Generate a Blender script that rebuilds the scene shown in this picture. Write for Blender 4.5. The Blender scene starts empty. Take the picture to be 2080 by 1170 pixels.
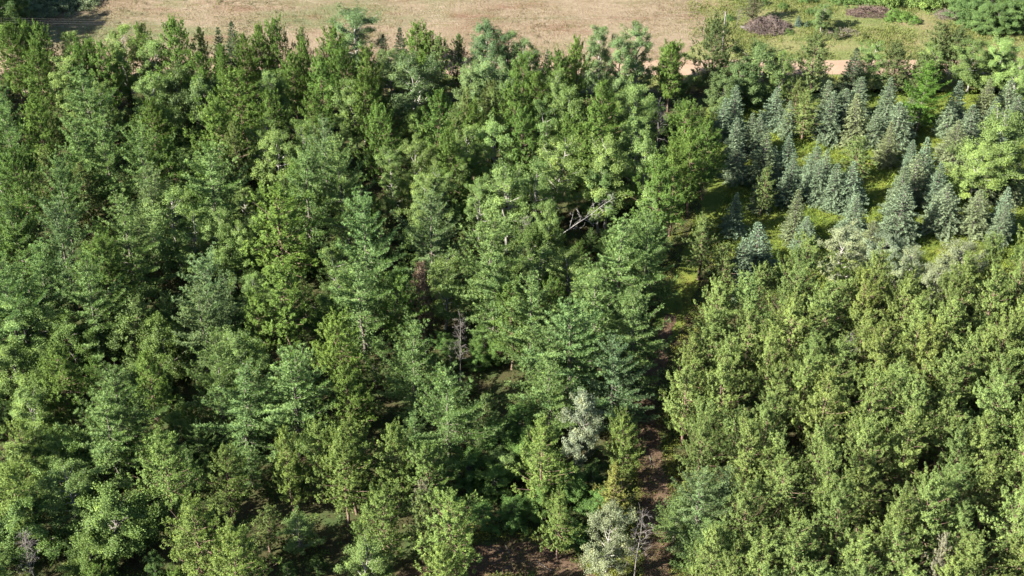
import bpy, math
import numpy as np
from mathutils import Vector

SC = bpy.context.scene
COL = SC.collection
R = math.radians
rng = np.random.default_rng(11)

# ------------------------------------------------------------------ camera, sky, sun, exposure
CAM_H, CAM_Y, PITCH, FPX = 121.0, -75.0, 38.0, 3300.0
cam_d = bpy.data.cameras.new('camera')
cam_d.sensor_width = 36.0
cam_d.lens = FPX / 2080.0 * 36.0
cam_d.clip_end = 3000.0
cam = bpy.data.objects.new('camera', cam_d)
cam.location = (0, CAM_Y, CAM_H)
cam.rotation_euler = (R(90 - PITCH), 0, 0)
COL.objects.link(cam)
SC.camera = cam

SUN_AZ, SUN_EL = 245.0, 35.0          # compass bearing of the sun from +Y, height above horizon
world = bpy.data.worlds.new('World')
SC.world = world
world.use_nodes = True
wn = world.node_tree.nodes
sky = wn.new('ShaderNodeTexSky')
sky.sky_type = 'NISHITA'
sky.sun_disc = False
sky.sun_elevation = R(SUN_EL)
sky.sun_rotation = R(SUN_AZ)
bg = wn['Background']
bg.inputs[1].default_value = 0.05
world.node_tree.links.new(sky.outputs[0], bg.inputs[0])

sun_d = bpy.data.lights.new('sun', 'SUN')
sun_d.energy = 5.0
sun_d.angle = R(0.53)
sun_d.color = (1.0, 0.94, 0.83)
sun = bpy.data.objects.new('sun', sun_d)
to_sun = Vector((math.sin(R(SUN_AZ)) * math.cos(R(SUN_EL)), math.cos(R(SUN_AZ)) * math.cos(R(SUN_EL)), math.sin(R(SUN_EL))))
sun.rotation_euler = to_sun.to_track_quat('Z', 'Y').to_euler()
sun.location = to_sun * 300
COL.objects.link(sun)

SC.view_settings.view_transform = 'Standard'
SC.view_settings.look = 'None'
SC.view_settings.gamma = 1.0
SC.view_settings.use_curve_mapping = False
SC.view_settings.exposure = 2.52

# ------------------------------------------------------------------ helpers
SP, CP = math.sin(R(PITCH)), math.cos(R(PITCH))
def at(u, v, z=0.0):
    """Ground plan position of a point of height z that the survey photo (2080x1170) shows at u, v."""
    a, b = (u - 1040.0) / FPX, -(v - 585.0) / FPX
    d = np.array([a, CP + b * SP, -SP + b * CP])
    return np.array([0, CAM_Y, CAM_H]) + d * ((z - CAM_H) / d[2])

def pix(x, y, z):
    dz = z - CAM_H; y = y - CAM_Y
    f = y * CP - dz * SP
    return 1040 + FPX * x / f, 585 - FPX * (y * SP + dz * CP) / f

def unit(v):
    return v / np.maximum(np.linalg.norm(v, axis=-1, keepdims=True), 1e-9)

def make_mesh(name, V, F, mat, tone=None, smooth=False):
    V = np.asarray(V, np.float32); F = np.asarray(F, np.int32)
    me = bpy.data.meshes.new(name)
    n, k = F.shape
    me.vertices.add(len(V)); me.vertices.foreach_set('co', V.ravel())
    me.loops.add(n * k); me.loops.foreach_set('vertex_index', F.ravel())
    me.polygons.add(n)
    me.polygons.foreach_set('loop_start', np.arange(0, n * k, k, dtype=np.int32))
    me.update(calc_edges=True)
    if smooth:
        me.polygons.foreach_set('use_smooth', np.ones(n, bool))
    if tone is not None:
        a = me.attributes.new('tone', 'FLOAT', 'FACE')
        a.data.foreach_set('value', np.asarray(tone, np.float32))
    me.materials.append(mat)
    return me

def obj(name, me, parent=None, color=None):
    o = bpy.data.objects.new(name, me)
    COL.objects.link(o)
    if parent is not None: o.parent = parent
    if color is not None: o.color = (*color, 1.0)
    return o

def tag(o, label, cat, group=None):
    o['label'] = label; o['category'] = cat
    if group: o['group'] = group

class Wood:
    """Tapered tubes gathered into one mesh."""
    def __init__(s): s.V, s.F, s.n = [], [], 0
    def tube(s, P, rad, k=5):
        P = np.asarray(P, float); rad = np.asarray(rad, float)
        T = unit(np.gradient(P, axis=0))
        ref = np.array([0, 0, 1.0]) if abs(T[0, 2]) < 0.8 else np.array([1.0, 0, 0])
        A = unit(np.cross(T, ref)); B = np.cross(T, A)
        an = np.linspace(0, 2 * np.pi, k, endpoint=False)
        ring = P[:, None] + rad[:, None, None] * (np.cos(an)[None, :, None] * A[:, None] + np.sin(an)[None, :, None] * B[:, None])
        m = len(P)
        i = np.arange(m - 1)[:, None] * k; j = np.arange(k)[None]; jn = (j + 1) % k
        f = np.stack([i + j, i + jn, i + k + jn, i + k + j], -1).reshape(-1, 4) + s.n
        s.V.append(ring.reshape(-1, 3)); s.F.append(f); s.n += m * k
    def mesh(s, name, mat): return make_mesh(name, np.concatenate(s.V), np.concatenate(s.F), mat, smooth=True)

def blades(O, D, L, W, g, face=None):
    """One pointed leaf / needle spray per row: origin O, direction D, length L, width W."""
    n = len(O)
    nrm = g.normal(size=(n, 3)) if face is None else face + g.normal(size=(n, 3)) * 0.38
    S = unit(np.cross(D, nrm))
    M = O + D * (L * 0.45)[:, None]
    V = np.stack([O, M + S * (W / 2)[:, None], O + D * L[:, None], M - S * (W / 2)[:, None]], 1).reshape(-1, 3)
    return V, np.arange(n * 4).reshape(n, 4)

def outward(P):
    """Direction out of a crown that stands on the z axis, tipped upwards."""
    r = np.linalg.norm(P[:, :2], axis=1, keepdims=True)
    return np.column_stack([P[:, :2] / np.maximum(r, 0.4), np.full(len(P), 0.55)])

def core(zs, rad, g, n=420, size=0.5):
    """Blades added round the trunk inside the crown to stop light passing through."""
    k = g.integers(0, len(zs), n); a = g.uniform(0, 6.28, n)
    q = np.asarray(rad)[k] * np.sqrt(g.uniform(0.02, 1, n))
    O = np.column_stack([q * np.cos(a), q * np.sin(a), np.asarray(zs)[k] + g.normal(0, 0.2, n)])
    d = unit(np.column_stack([np.cos(a), np.sin(a), g.normal(0.3, 0.4, n)]))
    V, F = blades(O, d, size * g.uniform(.7, 1.3, n), size * 0.3 * g.uniform(.7, 1.3, n), g, outward(O))
    return V, F, g.normal(-0.2, 0.3, n)

def tufts(C, D, per, length, width, spread, g, back=0.25):
    """Needle tufts: `per` blades fan out about direction D from centre C."""
    n = len(C)
    C2 = np.repeat(C, per, 0); D2 = np.repeat(D, per, 0)
    d = unit(D2 + unit(g.normal(size=(n * per, 3))) * spread)
    L = length * g.uniform(0.75, 1.2, n * per)
    V, F = blades(C2 - d * (back * L)[:, None], d, L, width * g.uniform(0.8, 1.25, n * per), g, D2 * 0.45 + outward(C2))
    tone = np.repeat(g.normal(0, 1, n), per) * 0.6 + g.normal(0, 0.25, n * per)
    return V, F, tone

def leaves(C, rad, per, size, g, up=0.5, squash=0.75, crown=True):
    """Leaf clumps: `per` small leaves spread through a ball of radius rad round every C."""
    n = len(C)
    rad = np.broadcast_to(rad, n)
    off = unit(g.normal(size=(n * per, 3))) * (g.uniform(0.15, 1, n * per) ** 0.5)[:, None]
    off[:, 2] *= squash
    O = np.repeat(C, per, 0) + off * np.repeat(rad, per)[:, None]
    d = unit(g.normal(size=(n * per, 3)) + off * 0.8 + np.array([0, 0, -0.25]))
    m = n * per
    L = size * g.uniform(0.7, 1.3, m); W = L * 0.8
    if crown: nrm = outward(O) * 0.9 + off * 0.4 + g.normal(size=(m, 3)) * 0.45
    else: nrm = off * 0.9 + g.normal(size=(m, 3)) * 0.65 + np.array([0, 0, up])
    S = unit(np.cross(d, nrm))
    M = O + d * (L * 0.5)[:, None]
    V = np.stack([O, M + S * (W / 2)[:, None], O + d * L[:, None], M - S * (W / 2)[:, None]], 1).reshape(-1, 3)
    tone = np.repeat(g.normal(0, 1, n), per) * 0.6 + g.normal(0, 0.35, m)
    return V, np.arange(m * 4).reshape(m, 4), tone

def join(*parts):
    Vs, Fs, Ts, k = [], [], [], 0
    for V, F, T in parts:
        Vs.append(V); Fs.append(F + k); Ts.append(T); k += len(V)
    return np.concatenate(Vs), np.concatenate(Fs), np.concatenate(Ts)

# ------------------------------------------------------------------ materials
class NT:
    def __init__(s, name):
        s.m = bpy.data.materials.new(name); s.m.use_nodes = True
        s.t = s.m.node_tree; s.t.nodes.clear()
        s.out = s.t.nodes.new('ShaderNodeOutputMaterial')
    def n(s, kind, **kw):
        nd = s.t.nodes.new('ShaderNode' + kind)
        for k, v in kw.items(): setattr(nd, k, v)
        return nd
    def l(s, a, b): s.t.links.new(a, b)
    def noise(s, vec, scale, detail=4, rough=0.55):
        nd = s.n('TexNoise'); nd.inputs['Scale'].default_value = scale
        nd.inputs['Detail'].default_value = detail; nd.inputs['Roughness'].default_value = rough
        s.l(vec, nd.inputs['Vector']); return nd.outputs['Fac']
    def ramp(s, fac, stops):
        nd = s.n('ValToRGB'); e = nd.color_ramp.elements
        while len(e) < len(stops): e.new(0.5)
        for el, (p, c) in zip(e, stops):
            el.position = p; el.color = (*c, 1) if len(c) == 3 else c
        s.l(fac, nd.inputs[0]); return nd.outputs[0]
    def mix(s, fac, a, b, mode='MIX'):
        nd = s.n('Mix', data_type='RGBA', blend_type=mode)
        for v, i in ((fac, 0), (a, 6), (b, 7)):
            if hasattr(v, 'node'): s.l(v, nd.inputs[i])
            elif i == 0: nd.inputs[0].default_value = v
            else: nd.inputs[i].default_value = (*v, 1)
        return nd.outputs[2]
    def math(s, op, a, b=0.0, clamp=False):
        nd = s.n('Math', operation=op, use_clamp=clamp)
        for v, i in ((a, 0), (b, 1)):
            if hasattr(v, 'node'): s.l(v, nd.inputs[i])
            else: nd.inputs[i].default_value = v
        return nd.outputs[0]
    def maprange(s, v, a, b, c=0.0, d=1.0):
        nd = s.n('MapRange'); s.l(v, nd.inputs[0])
        for i, x in enumerate((a, b, c, d)): nd.inputs[i + 1].default_value = x
        return nd.outputs[0]

def foliage_mat(name, transl=0.28, rough=0.6, warm=(1.35, 1.12, 0.7), var=0.22, spec=0.12):
    m = NT(name)
    oi = m.n('ObjectInfo'); at_ = m.n('Attribute', attribute_name='tone')
    geo = m.n('NewGeometry')
    v = m.math('ADD', 1.0, m.math('MULTIPLY', at_.outputs['Fac'], var))
    nz = m.noise(geo.outputs['Position'], 0.55, 3)
    nz2 = m.maprange(nz, 0.3, 0.7, 0.84, 1.16)
    vv = m.math('MULTIPLY', v, nz2)
    vv = m.math('MAXIMUM', vv, 0.35)
    hsv = m.n('HueSaturation'); m.l(oi.outputs['Color'], hsv.inputs['Color']); m.l(vv, hsv.inputs['Value'])
    wf = m.maprange(at_.outputs['Fac'], 0.3, 2.0, 0.0, 0.6)
    wc = m.mix(1.0, hsv.outputs[0], warm, 'MULTIPLY')
    c = m.mix(wf, hsv.outputs[0], wc)
    p = m.n('BsdfPrincipled'); m.l(c, p.inputs['Base Color'])
    p.inputs['Roughness'].default_value = rough
    p.inputs['Specular IOR Level'].default_value = spec
    tr = m.n('BsdfTranslucent')
    tc = m.mix(1.0, c, (1.15, 1.25, 0.6), 'MULTIPLY'); m.l(tc, tr.inputs[0])
    ms = m.n('MixShader'); ms.inputs[0].default_value = transl
    m.l(p.outputs[0], ms.inputs[1]); m.l(tr.outputs[0], ms.inputs[2]); m.l(ms.outputs[0], m.out.inputs[0])
    return m.m

def bark_mat(name, c1, c2, scale=6.0, dark=None):
    m = NT(name)
    tc = m.n('TexCoord')
    mp = m.n('Mapping'); mp.inputs['Scale'].default_value = (1, 1, 0.35); m.l(tc.outputs['Object'], mp.inputs[0])
    f = m.noise(mp.outputs[0], scale, 5, 0.65)
    c = m.ramp(f, [(0.32, c1), (0.68, c2)])
    if dark:
        f2 = m.noise(tc.outputs['Object'], 3.1, 3, 0.7)
        k = m.maprange(f2, 0.56, 0.62)
        c = m.mix(k, c, dark)
    p = m.n('BsdfPrincipled'); m.l(c, p.inputs['Base Color']); p.inputs['Roughness'].default_value = 0.85
    p.inputs['Specular IOR Level'].default_value = 0.2
    m.l(p.outputs[0], m.out.inputs[0])
    return m.m

M_NEEDLE = foliage_mat('pine_needles', 0.24, 0.6)
M_SPRUCE = foliage_mat('spruce_needles', 0.2, 0.6, warm=(1.2, 1.1, 0.85))
M_LEAF = foliage_mat('broad_leaves', 0.28, 0.5, var=0.2, spec=0.1)
M_WEED = foliage_mat('weeds', 0.35, 0.6, warm=(1.5, 1.25, 0.5), var=0.25)
M_STRAW = foliage_mat('dry_grass', 0.25, 0.8, warm=(1.1, 1.0, 0.8), var=0.2, spec=0.1)
B_PINE = bark_mat('pine_bark', (0.06, 0.042, 0.034), (0.17, 0.115, 0.085))
B_GREY = bark_mat('grey_bark', (0.05, 0.045, 0.04), (0.13, 0.118, 0.105))
B_DARK = bark_mat('dark_bark', (0.05, 0.045, 0.04), (0.14, 0.12, 0.10))
B_BIRCH = bark_mat('pale_bark', (0.13, 0.123, 0.108), (0.24, 0.232, 0.205), 4.0, dark=(0.10, 0.09, 0.08))
B_DEAD = bark_mat('dead_wood', (0.07, 0.063, 0.058), (0.18, 0.165, 0.15))
B_PALE = bark_mat('bleached_wood', (0.16, 0.15, 0.14), (0.31, 0.295, 0.275))
B_TWIG = bark_mat('brown_twigs', (0.13, 0.09, 0.08), (0.32, 0.22, 0.20), 2.0)

# ------------------------------------------------------------------ setting: ground, field, meadow, road, trail
def wavy_sheet(name, poly, z, mat, jitter, step, seed):
    """Flat polygon with an uneven outline."""
    g = np.random.default_rng(seed)
    P = np.asarray(poly, float); out = []
    for i in range(len(P)):
        a, b = P[i], P[(i + 1) % len(P)]
        L = np.linalg.norm(b - a); n = max(1, int(L / step))
        nv = np.array([-(b - a)[1], (b - a)[0]]) / max(L, 1e-6)
        for k in range(n):
            out.append(a + (b - a) * k / n + nv * g.normal(0, jitter))
    me = bpy.data.meshes.new(name)
    me.from_pydata([(x, y, z) for x, y in out], [], [list(range(len(out)))])
    me.materials.append(mat)
    o = obj(name, me); o['kind'] = 'structure'
    return o

def catmull(P, n=12):
    P = np.asarray(P, float)
    Q = np.vstack([2 * P[0] - P[1], P, 2 * P[-1] - P[-2]])
    t = np.linspace(0, 1, n, endpoint=False)[:, None]; out = []
    for i in range(1, len(Q) - 2):
        a, b, c, d = Q[i - 1], Q[i], Q[i + 1], Q[i + 2]
        out.append(0.5 * (2 * b + (c - a) * t + (2 * a - 5 * b + 4 * c - d) * t ** 2 + (3 * b - a - 3 * c + d) * t ** 3))
    return np.vstack(out + [P[-1:]])

def ribbon(name, line, width, z, mat, seed, jitter=0.25):
    g = np.random.default_rng(seed)
    P = catmull(line, 10)
    T = unit(np.gradient(P, axis=0)); N = np.stack([-T[:, 1], T[:, 0]], 1)
    w = np.broadcast_to(np.asarray(width, float), len(P)) / 2
    a = P + N * (w + g.normal(0, jitter, len(P)))[:, None]
    b = P - N * (w + g.normal(0, jitter, len(P)))[:, None]
    V = np.zeros((2 * len(P), 3)); V[0::2, :2] = a; V[1::2, :2] = b; V[:, 2] = z
    i = np.arange(len(P) - 1) * 2
    me = make_mesh(name, V, np.stack([i, i + 1, i + 3, i + 2], 1), mat)
    o = obj(name, me); o['kind'] = 'structure'
    return o

def ground_mat(name, stops, scale, fine=(0.75, 1.25), bump=0.4, patches=()):
    m = NT(name)
    geo = m.n('NewGeometry'); pos = geo.outputs['Position']
    c = m.ramp(m.noise(pos, scale, 8, 0.6), stops)
    for sc, lo, hi, col in patches:
        mp = m.n('Mapping'); mp.inputs['Scale'].default_value = (0.6, 1.8, 1); mp.inputs['Location'].default_value = (sc * 977, lo * 313, 0)
        m.l(pos, mp.inputs[0])
        k = m.maprange(m.noise(mp.outputs[0], sc, 6, 0.6), lo, hi)
        c = m.mix(k, c, col)
    f = m.noise(pos, 1.7, 6, 0.75)
    fv = m.maprange(f, 0.25, 0.75, *fine)
    hsv = m.n('HueSaturation'); m.l(c, hsv.inputs['Color']); m.l(fv, hsv.inputs['Value'])
    p = m.n('BsdfPrincipled'); p.inputs['Roughness'].default_value = 0.95; p.inputs['Specular IOR Level'].default_value = 0.1
    m.l(hsv.outputs[0], p.inputs['Base Color'])
    b = m.n('Bump'); b.inputs['Strength'].default_value = bump; b.inputs['Distance'].default_value = 0.3
    m.l(m.noise(pos, 3.0, 6, 0.7), b.inputs['Height']); m.l(b.outputs[0], p.inputs['Normal'])
    m.l(p.outputs[0], m.out.inputs[0])
    return m.m

G_FOREST = ground_mat('forest_floor', [(0.35, (0.028, 0.022, 0.012)), (0.5, (0.037, 0.037, 0.015)), (0.65, (0.031, 0.046, 0.015))], 0.35)
G_FIELD = ground_mat('dry_field', [(0.3, (0.118, 0.087, 0.055)), (0.5, (0.150, 0.117, 0.080)), (0.7, (0.124, 0.104, 0.062))], 0.06, (0.68, 1.26), 0.9,
                     [(0.03, 0.50, 0.60, (0.088, 0.093, 0.046)), (0.11, 0.54, 0.68, (0.112, 0.072, 0.048)), (0.23, 0.55, 0.72, (0.086, 0.081, 0.036)), (0.6, 0.54, 0.72, (0.180, 0.146, 0.104))])
G_PASTURE = ground_mat('rough_pasture', [(0.32, (0.075, 0.092, 0.030)), (0.5, (0.100, 0.112, 0.040)), (0.68, (0.135, 0.122, 0.058))], 0.09, (0.65, 1.28), 0.9,
                       [(0.2, 0.54, 0.68, (0.055, 0.082, 0.022)), (0.4, 0.58, 0.70, (0.15, 0.118, 0.07)), (0.06, 0.52, 0.62, (0.135, 0.112, 0.06))])
G_MEADOW = ground_mat('meadow_ground', [(0.35, (0.045, 0.070, 0.014)), (0.55, (0.080, 0.100, 0.019)), (0.7, (0.115, 0.115, 0.022))], 0.2, (0.7, 1.2), 0.6)
G_ROAD = ground_mat('gravel', [(0.3, (0.166, 0.117, 0.083)), (0.7, (0.202, 0.148, 0.107))], 0.25, (0.88, 1.1), 0.15)
G_TRAIL = ground_mat('needle_dirt', [(0.3, (0.046, 0.031, 0.021)), (0.6, (0.078, 0.052, 0.035)), (0.75, (0.115, 0.078, 0.052))], 0.6, (0.7, 1.25), 0.6,
                     [(0.5, 0.56, 0.70, (0.052, 0.052, 0.019)), (0.9, 0.55, 0.66, (0.043, 0.028, 0.017))])

me = bpy.data.meshes.new('ground')
me.from_pydata([(-2500, -600, 0), (2500, -600, 0), (2500, 2500, 0), (-2500, 2500, 0)], [], [(0, 1, 2, 3)])
me.materials.append(G_FOREST)
ground = obj('ground', me); ground['kind'] = 'structure'

ROAD_Y0, ROAD_Y1 = at(1040, 152)[1], at(1040, 122)[1]
def gp(*uv): return [tuple(at(u, v)[:2]) for u, v in uv]
wavy_sheet('field', [(-900, ROAD_Y0 - 5), (900, ROAD_Y0 - 5), (900, 1400), (-900, 1400)], 0.004, G_FIELD, 0.5, 3, 1)
wavy_sheet('pasture', gp((1400, 170), (2600, 170)) + [(600, 900), (40, 900)] + gp((1480, -60), (1420, 0), (1440, 60), (1400, 110)), 0.008, G_PASTURE, 0.9, 2.5, 2)
wavy_sheet('verge', [(-400, ROAD_Y0 - 4), (400, ROAD_Y0 - 4), (400, ROAD_Y0 + 0.3), (-400, ROAD_Y0 + 0.3)], 0.012, G_PASTURE, 0.4, 2, 3)
wavy_sheet('meadow', gp((1440, 480), (1560, 560), (1800, 620), (2500, 600), (2500, 166), (1480, 166), (1440, 260), (1430, 380)), 0.004, G_MEADOW, 0.8, 2.5, 4)
wavy_sheet('road', [(-600, ROAD_Y0), (600, ROAD_Y0), (600, ROAD_Y1), (-600, ROAD_Y1)], 0.018, G_ROAD, 0.08, 2.5, 5)
TRAIL = np.array(gp((1330, 2300), (1325, 1400), (1335, 1140), (1330, 1000), (1312, 880), (1325, 760), (1365, 640), (1410, 520), (1450, 400), (1480, 300), (1500, 200), (1510, 150)))
SIDE = np.array(gp((200, 1420), (600, 1250), (900, 1170), (1000, 1135), (1090, 1140), (1180, 1200), (1260, 1320), (1310, 1500)))
ribbon('trail', TRAIL[:7], np.interp(np.linspace(0, 1, 61), (0, 0.7, 1), (3.0, 3.0, 1.2)), 0.010, G_TRAIL, 6)
ribbon('grassy_track', TRAIL[5:], np.interp(np.linspace(0, 1, 61), (0, 0.15, 1), (0.8, 3.0, 3.0)), 0.006, G_MEADOW, 8)
ribbon('side_trail', SIDE, 4.2, 0.014, G_TRAIL, 7)
TR_P, SD_P = catmull(TRAIL, 8), catmull(SIDE, 8)
def trail_dist(x, y):
    return np.min(np.hypot(TR_P[:, 0] - x, TR_P[:, 1] - y)), np.min(np.hypot(SD_P[:, 0] - x, SD_P[:, 1] - y))
def trail_x(y): return float(np.interp(y, TR_P[:, 1], TR_P[:, 0]))

# ------------------------------------------------------------------ tree kinds (each kind in several grown shapes, shared by its trees)
def trunk_line(h, g, wob=0.15, n=9):
    z = np.linspace(0, h, n)
    x = np.cumsum(g.normal(0, wob, n)) * 0.5; y = np.cumsum(g.normal(0, wob, n)) * 0.5
    return np.stack([x - x[0], y - y[0], z], 1)
def along(P, z):
    return np.array([np.interp(z, P[:, 2], P[:, 0]), np.interp(z, P[:, 2], P[:, 1]), z])

def grow_red_pine(seed, h=16.0, r=2.8, base=0.26, step=0.52, nb=5, tl=0.27, tw=0.075, per=11, clump=0.30, ncl=1.15, taper=2.0, ragged=0.22, open_=0.0, lift=0.18, near=0.30):
    g = np.random.default_rng(seed); w = Wood()
    P = trunk_line(h * 0.965, g)
    w.tube(P, np.linspace(0.17, 0.03, len(P)), 7)
    C, D = [], []
    z = base * h; zb = z
    lump = g.uniform(0, 6.28, 3)
    while z < h * 0.95:
        t = (z - zb) / (h - zb)
        prof = (1 - t ** taper) ** 0.7 * (0.6 + 0.4 * min(1, t / 0.25))
        n = nb if t < 0.75 else 4
        a0 = g.uniform(0, 6.28)
        for k in range(n):
            az = a0 + k * 6.283 / n + g.normal(0, 0.28)
            L = r * prof * g.uniform(1 - ragged * 1.7, 1 + ragged) * (1 + 0.16 * math.sin(2 * az + lump[0] + t * 5) + 0.1 * math.sin(3 * az + lump[1] - t * 7))
            if t < 0.22 and g.random() < 0.3: L *= 0.6
            if g.random() < open_: continue
            L = max(L - clump * 0.5, 0.25)
            el = R(-4 + 56 * t ** 1.1 + g.normal(0, 7))
            hd = np.array([math.cos(az), math.sin(az), 0])
            s = np.array([0, 0.4, 0.75, 1.0])
            p = along(P, z) + np.outer(s * L * math.cos(el), hd) + np.outer(s * L * math.sin(el) + lift * L * s ** 2, [0, 0, 1])
            w.tube(p, 0.042 * (1 - 0.75 * s) * (1.1 - 0.5 * t), 4)
            bd = unit(p[-1] - p[-2])
            side = np.cross(bd, [0, 0, 1.0])
            m = int(round((1 + L * ncl) * g.uniform(0.8, 1.2)))
            for q in range(m):
                sq = 1.0 if q == 0 else g.uniform(near, 1.0)
                c = np.array([np.interp(sq, s, p[:, i]) for i in range(3)])
                lat = 0 if q == 0 else g.choice([-1, 1]) * g.uniform(0.3, 1) * (0.42 * L * (1.2 - sq) + clump * 0.6)
                c = c + side * lat + np.array([0, 0, g.normal(0.08, 0.1)])
                od = unit(bd * 0.7 + side * np.sign(lat) * 0.5 * (q > 0) + hd * 0.2 + np.array([0, 0, 0.6]))
                cr = clump * g.uniform(0.75, 1.2)
                k2 = 6
                od = unit(od + np.array([0, 0, 0.55]) + g.normal(0, 0.15, 3))
                off = np.outer(np.linspace(-0.7, 1.25, k2), od) * cr + g.normal(0, 0.22 * cr, (k2, 3))
                C.append(c + off); D.append(unit(od * 0.55 + g.normal(0, 0.5, (k2, 3))))
        z += step * g.uniform(0.8, 1.2)
    for q in range(3):
        k2 = 12; od = np.array([0, 0, 1.0]); cr = clump * (0.8, 1.0, 1.1)[q]
        off = unit(unit(g.normal(size=(k2, 3))) + od * 0.8) * cr * g.uniform(0.4, 1, (k2, 1))
        C.append(P[-1] + [0, 0, 0.12 - q * 0.5] + g.normal(0, 0.08, 3) + off); D.append(unit(off / cr + od * 0.4))
    C, D = np.concatenate(C), np.concatenate(D)
    zz = np.linspace(zb, h * 0.9, 40); tt = (zz - zb) / (h - zb)
    V, F, T = join(tufts(C, D, per, tl, tw, 1.0, g), core(zz, 0.36 * r * (1 - tt ** taper) ** 0.7, g, 1500, 0.24))
    return w.mesh('pine_trunk', B_PINE), make_mesh('pine_crown', V, F, M_NEEDLE, T)

def grow_white_pine(seed, h=19.0, r=5.3, base=0.14):
    g = np.random.default_rng(seed); w = Wood()
    P = trunk_line(h * 0.96, g, 0.12)
    w.tube(P, np.linspace(0.22, 0.025, len(P)), 7)
    C, D = [], []
    z = base * h; zb = z
    lump = g.uniform(0, 6.28, 3)
    while z < h * 0.945:
        t = (z - zb) / (h - zb)
        prof = ((1 - t) ** 0.66) * (0.66 + 0.34 * min(1, t / 0.2)) * 1.15
        wh = g.uniform(0.72, 1.15)
        n = 5
        a0 = g.uniform(0, 6.28)
        for k in range(n):
            az = a0 + k * 6.283 / n + g.normal(0, 0.3)
            L = max(0.55, r * prof * wh * g.uniform(0.6, 1.18) * (1 + 0.15 * math.sin(2 * az + lump[0] + 3 * t)))
            el = R(1 + 54 * t ** 1.2 + g.normal(0, 6))
            hd = np.array([math.cos(az), math.sin(az), 0])
            s = np.linspace(0, 1, 6)
            sag = -0.10 * (1 - t) * np.sin(s * np.pi) * L + 0.20 * L * s ** 2.2
            p = along(P, z) + np.outer(s * L * math.cos(el), hd) + np.outer(s * L * math.sin(el) + sag, [0, 0, 1])
            w.tube(p, 0.055 * (1 - 0.8 * s) * (1.1 - 0.5 * t), 4)
            nt = max(3, int(L * 2.7))
            for sq in np.linspace(0.16, 1.0, nt):
                c = np.array([np.interp(sq, s, p[:, i]) for i in range(3)])
                bd = unit(np.array([np.interp(min(1, sq + .1), s, p[:, i]) - np.interp(max(0, sq - .1), s, p[:, i]) for i in range(3)]))
                side = unit(np.cross(bd, [0, 0, 1.0]))
                tw_l = (0.21 * L * (1.12 - sq) * min(1, sq / 0.35) + 0.24) * g.uniform(0.7, 1.3)
                for sg in (-1, 1, 0):
                    td = unit(bd * 0.75 + side * sg * g.uniform(0.5, 1.0) + np.array([0, 0, g.uniform(0.1, 0.5) + 0.4 * (sg == 0)]))
                    ll = tw_l * (1 if sg else 0.7)
                    m = max(1, int(round(ll / 0.25)))
                    q = (np.arange(m) + 1) / m
                    C.append(c + np.outer(q * ll, td)); D.append(np.repeat(unit(td * 0.7 + hd * 0.2 + np.array([0, 0, 0.6]))[None], m, 0))
            C.append(p[-1:] + bd * 0.1); D.append(unit(bd + [0, 0, 0.5])[None])
        z += 0.98 * g.uniform(0.65, 1.4)
    m = 22
    q = np.linspace(-1.3, 0.25, m)
    C.append(P[-1] + np.stack([g.normal(0, 0.14, m), g.normal(0, 0.14, m), q], 1)); D.append(unit(np.stack([g.normal(0, .5, m), g.normal(0, .5, m), np.ones(m)], 1)))
    C, D = np.concatenate(C), np.concatenate(D)
    C = C + g.normal(size=C.shape) * 0.05
    zz = np.linspace(zb, h * 0.88, 40); tt = (zz - zb) / (h - zb)
    V, F, T = join(tufts(C, D, 17, 0.34, 0.040, 0.8, g, 0.2), core(zz, 0.24 * r * (1 - tt) ** 0.7, g, 1500, 0.26))
    return w.mesh('white_pine_trunk', B_DARK), make_mesh('white_pine_crown', V, F, M_NEEDLE, T)

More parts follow.
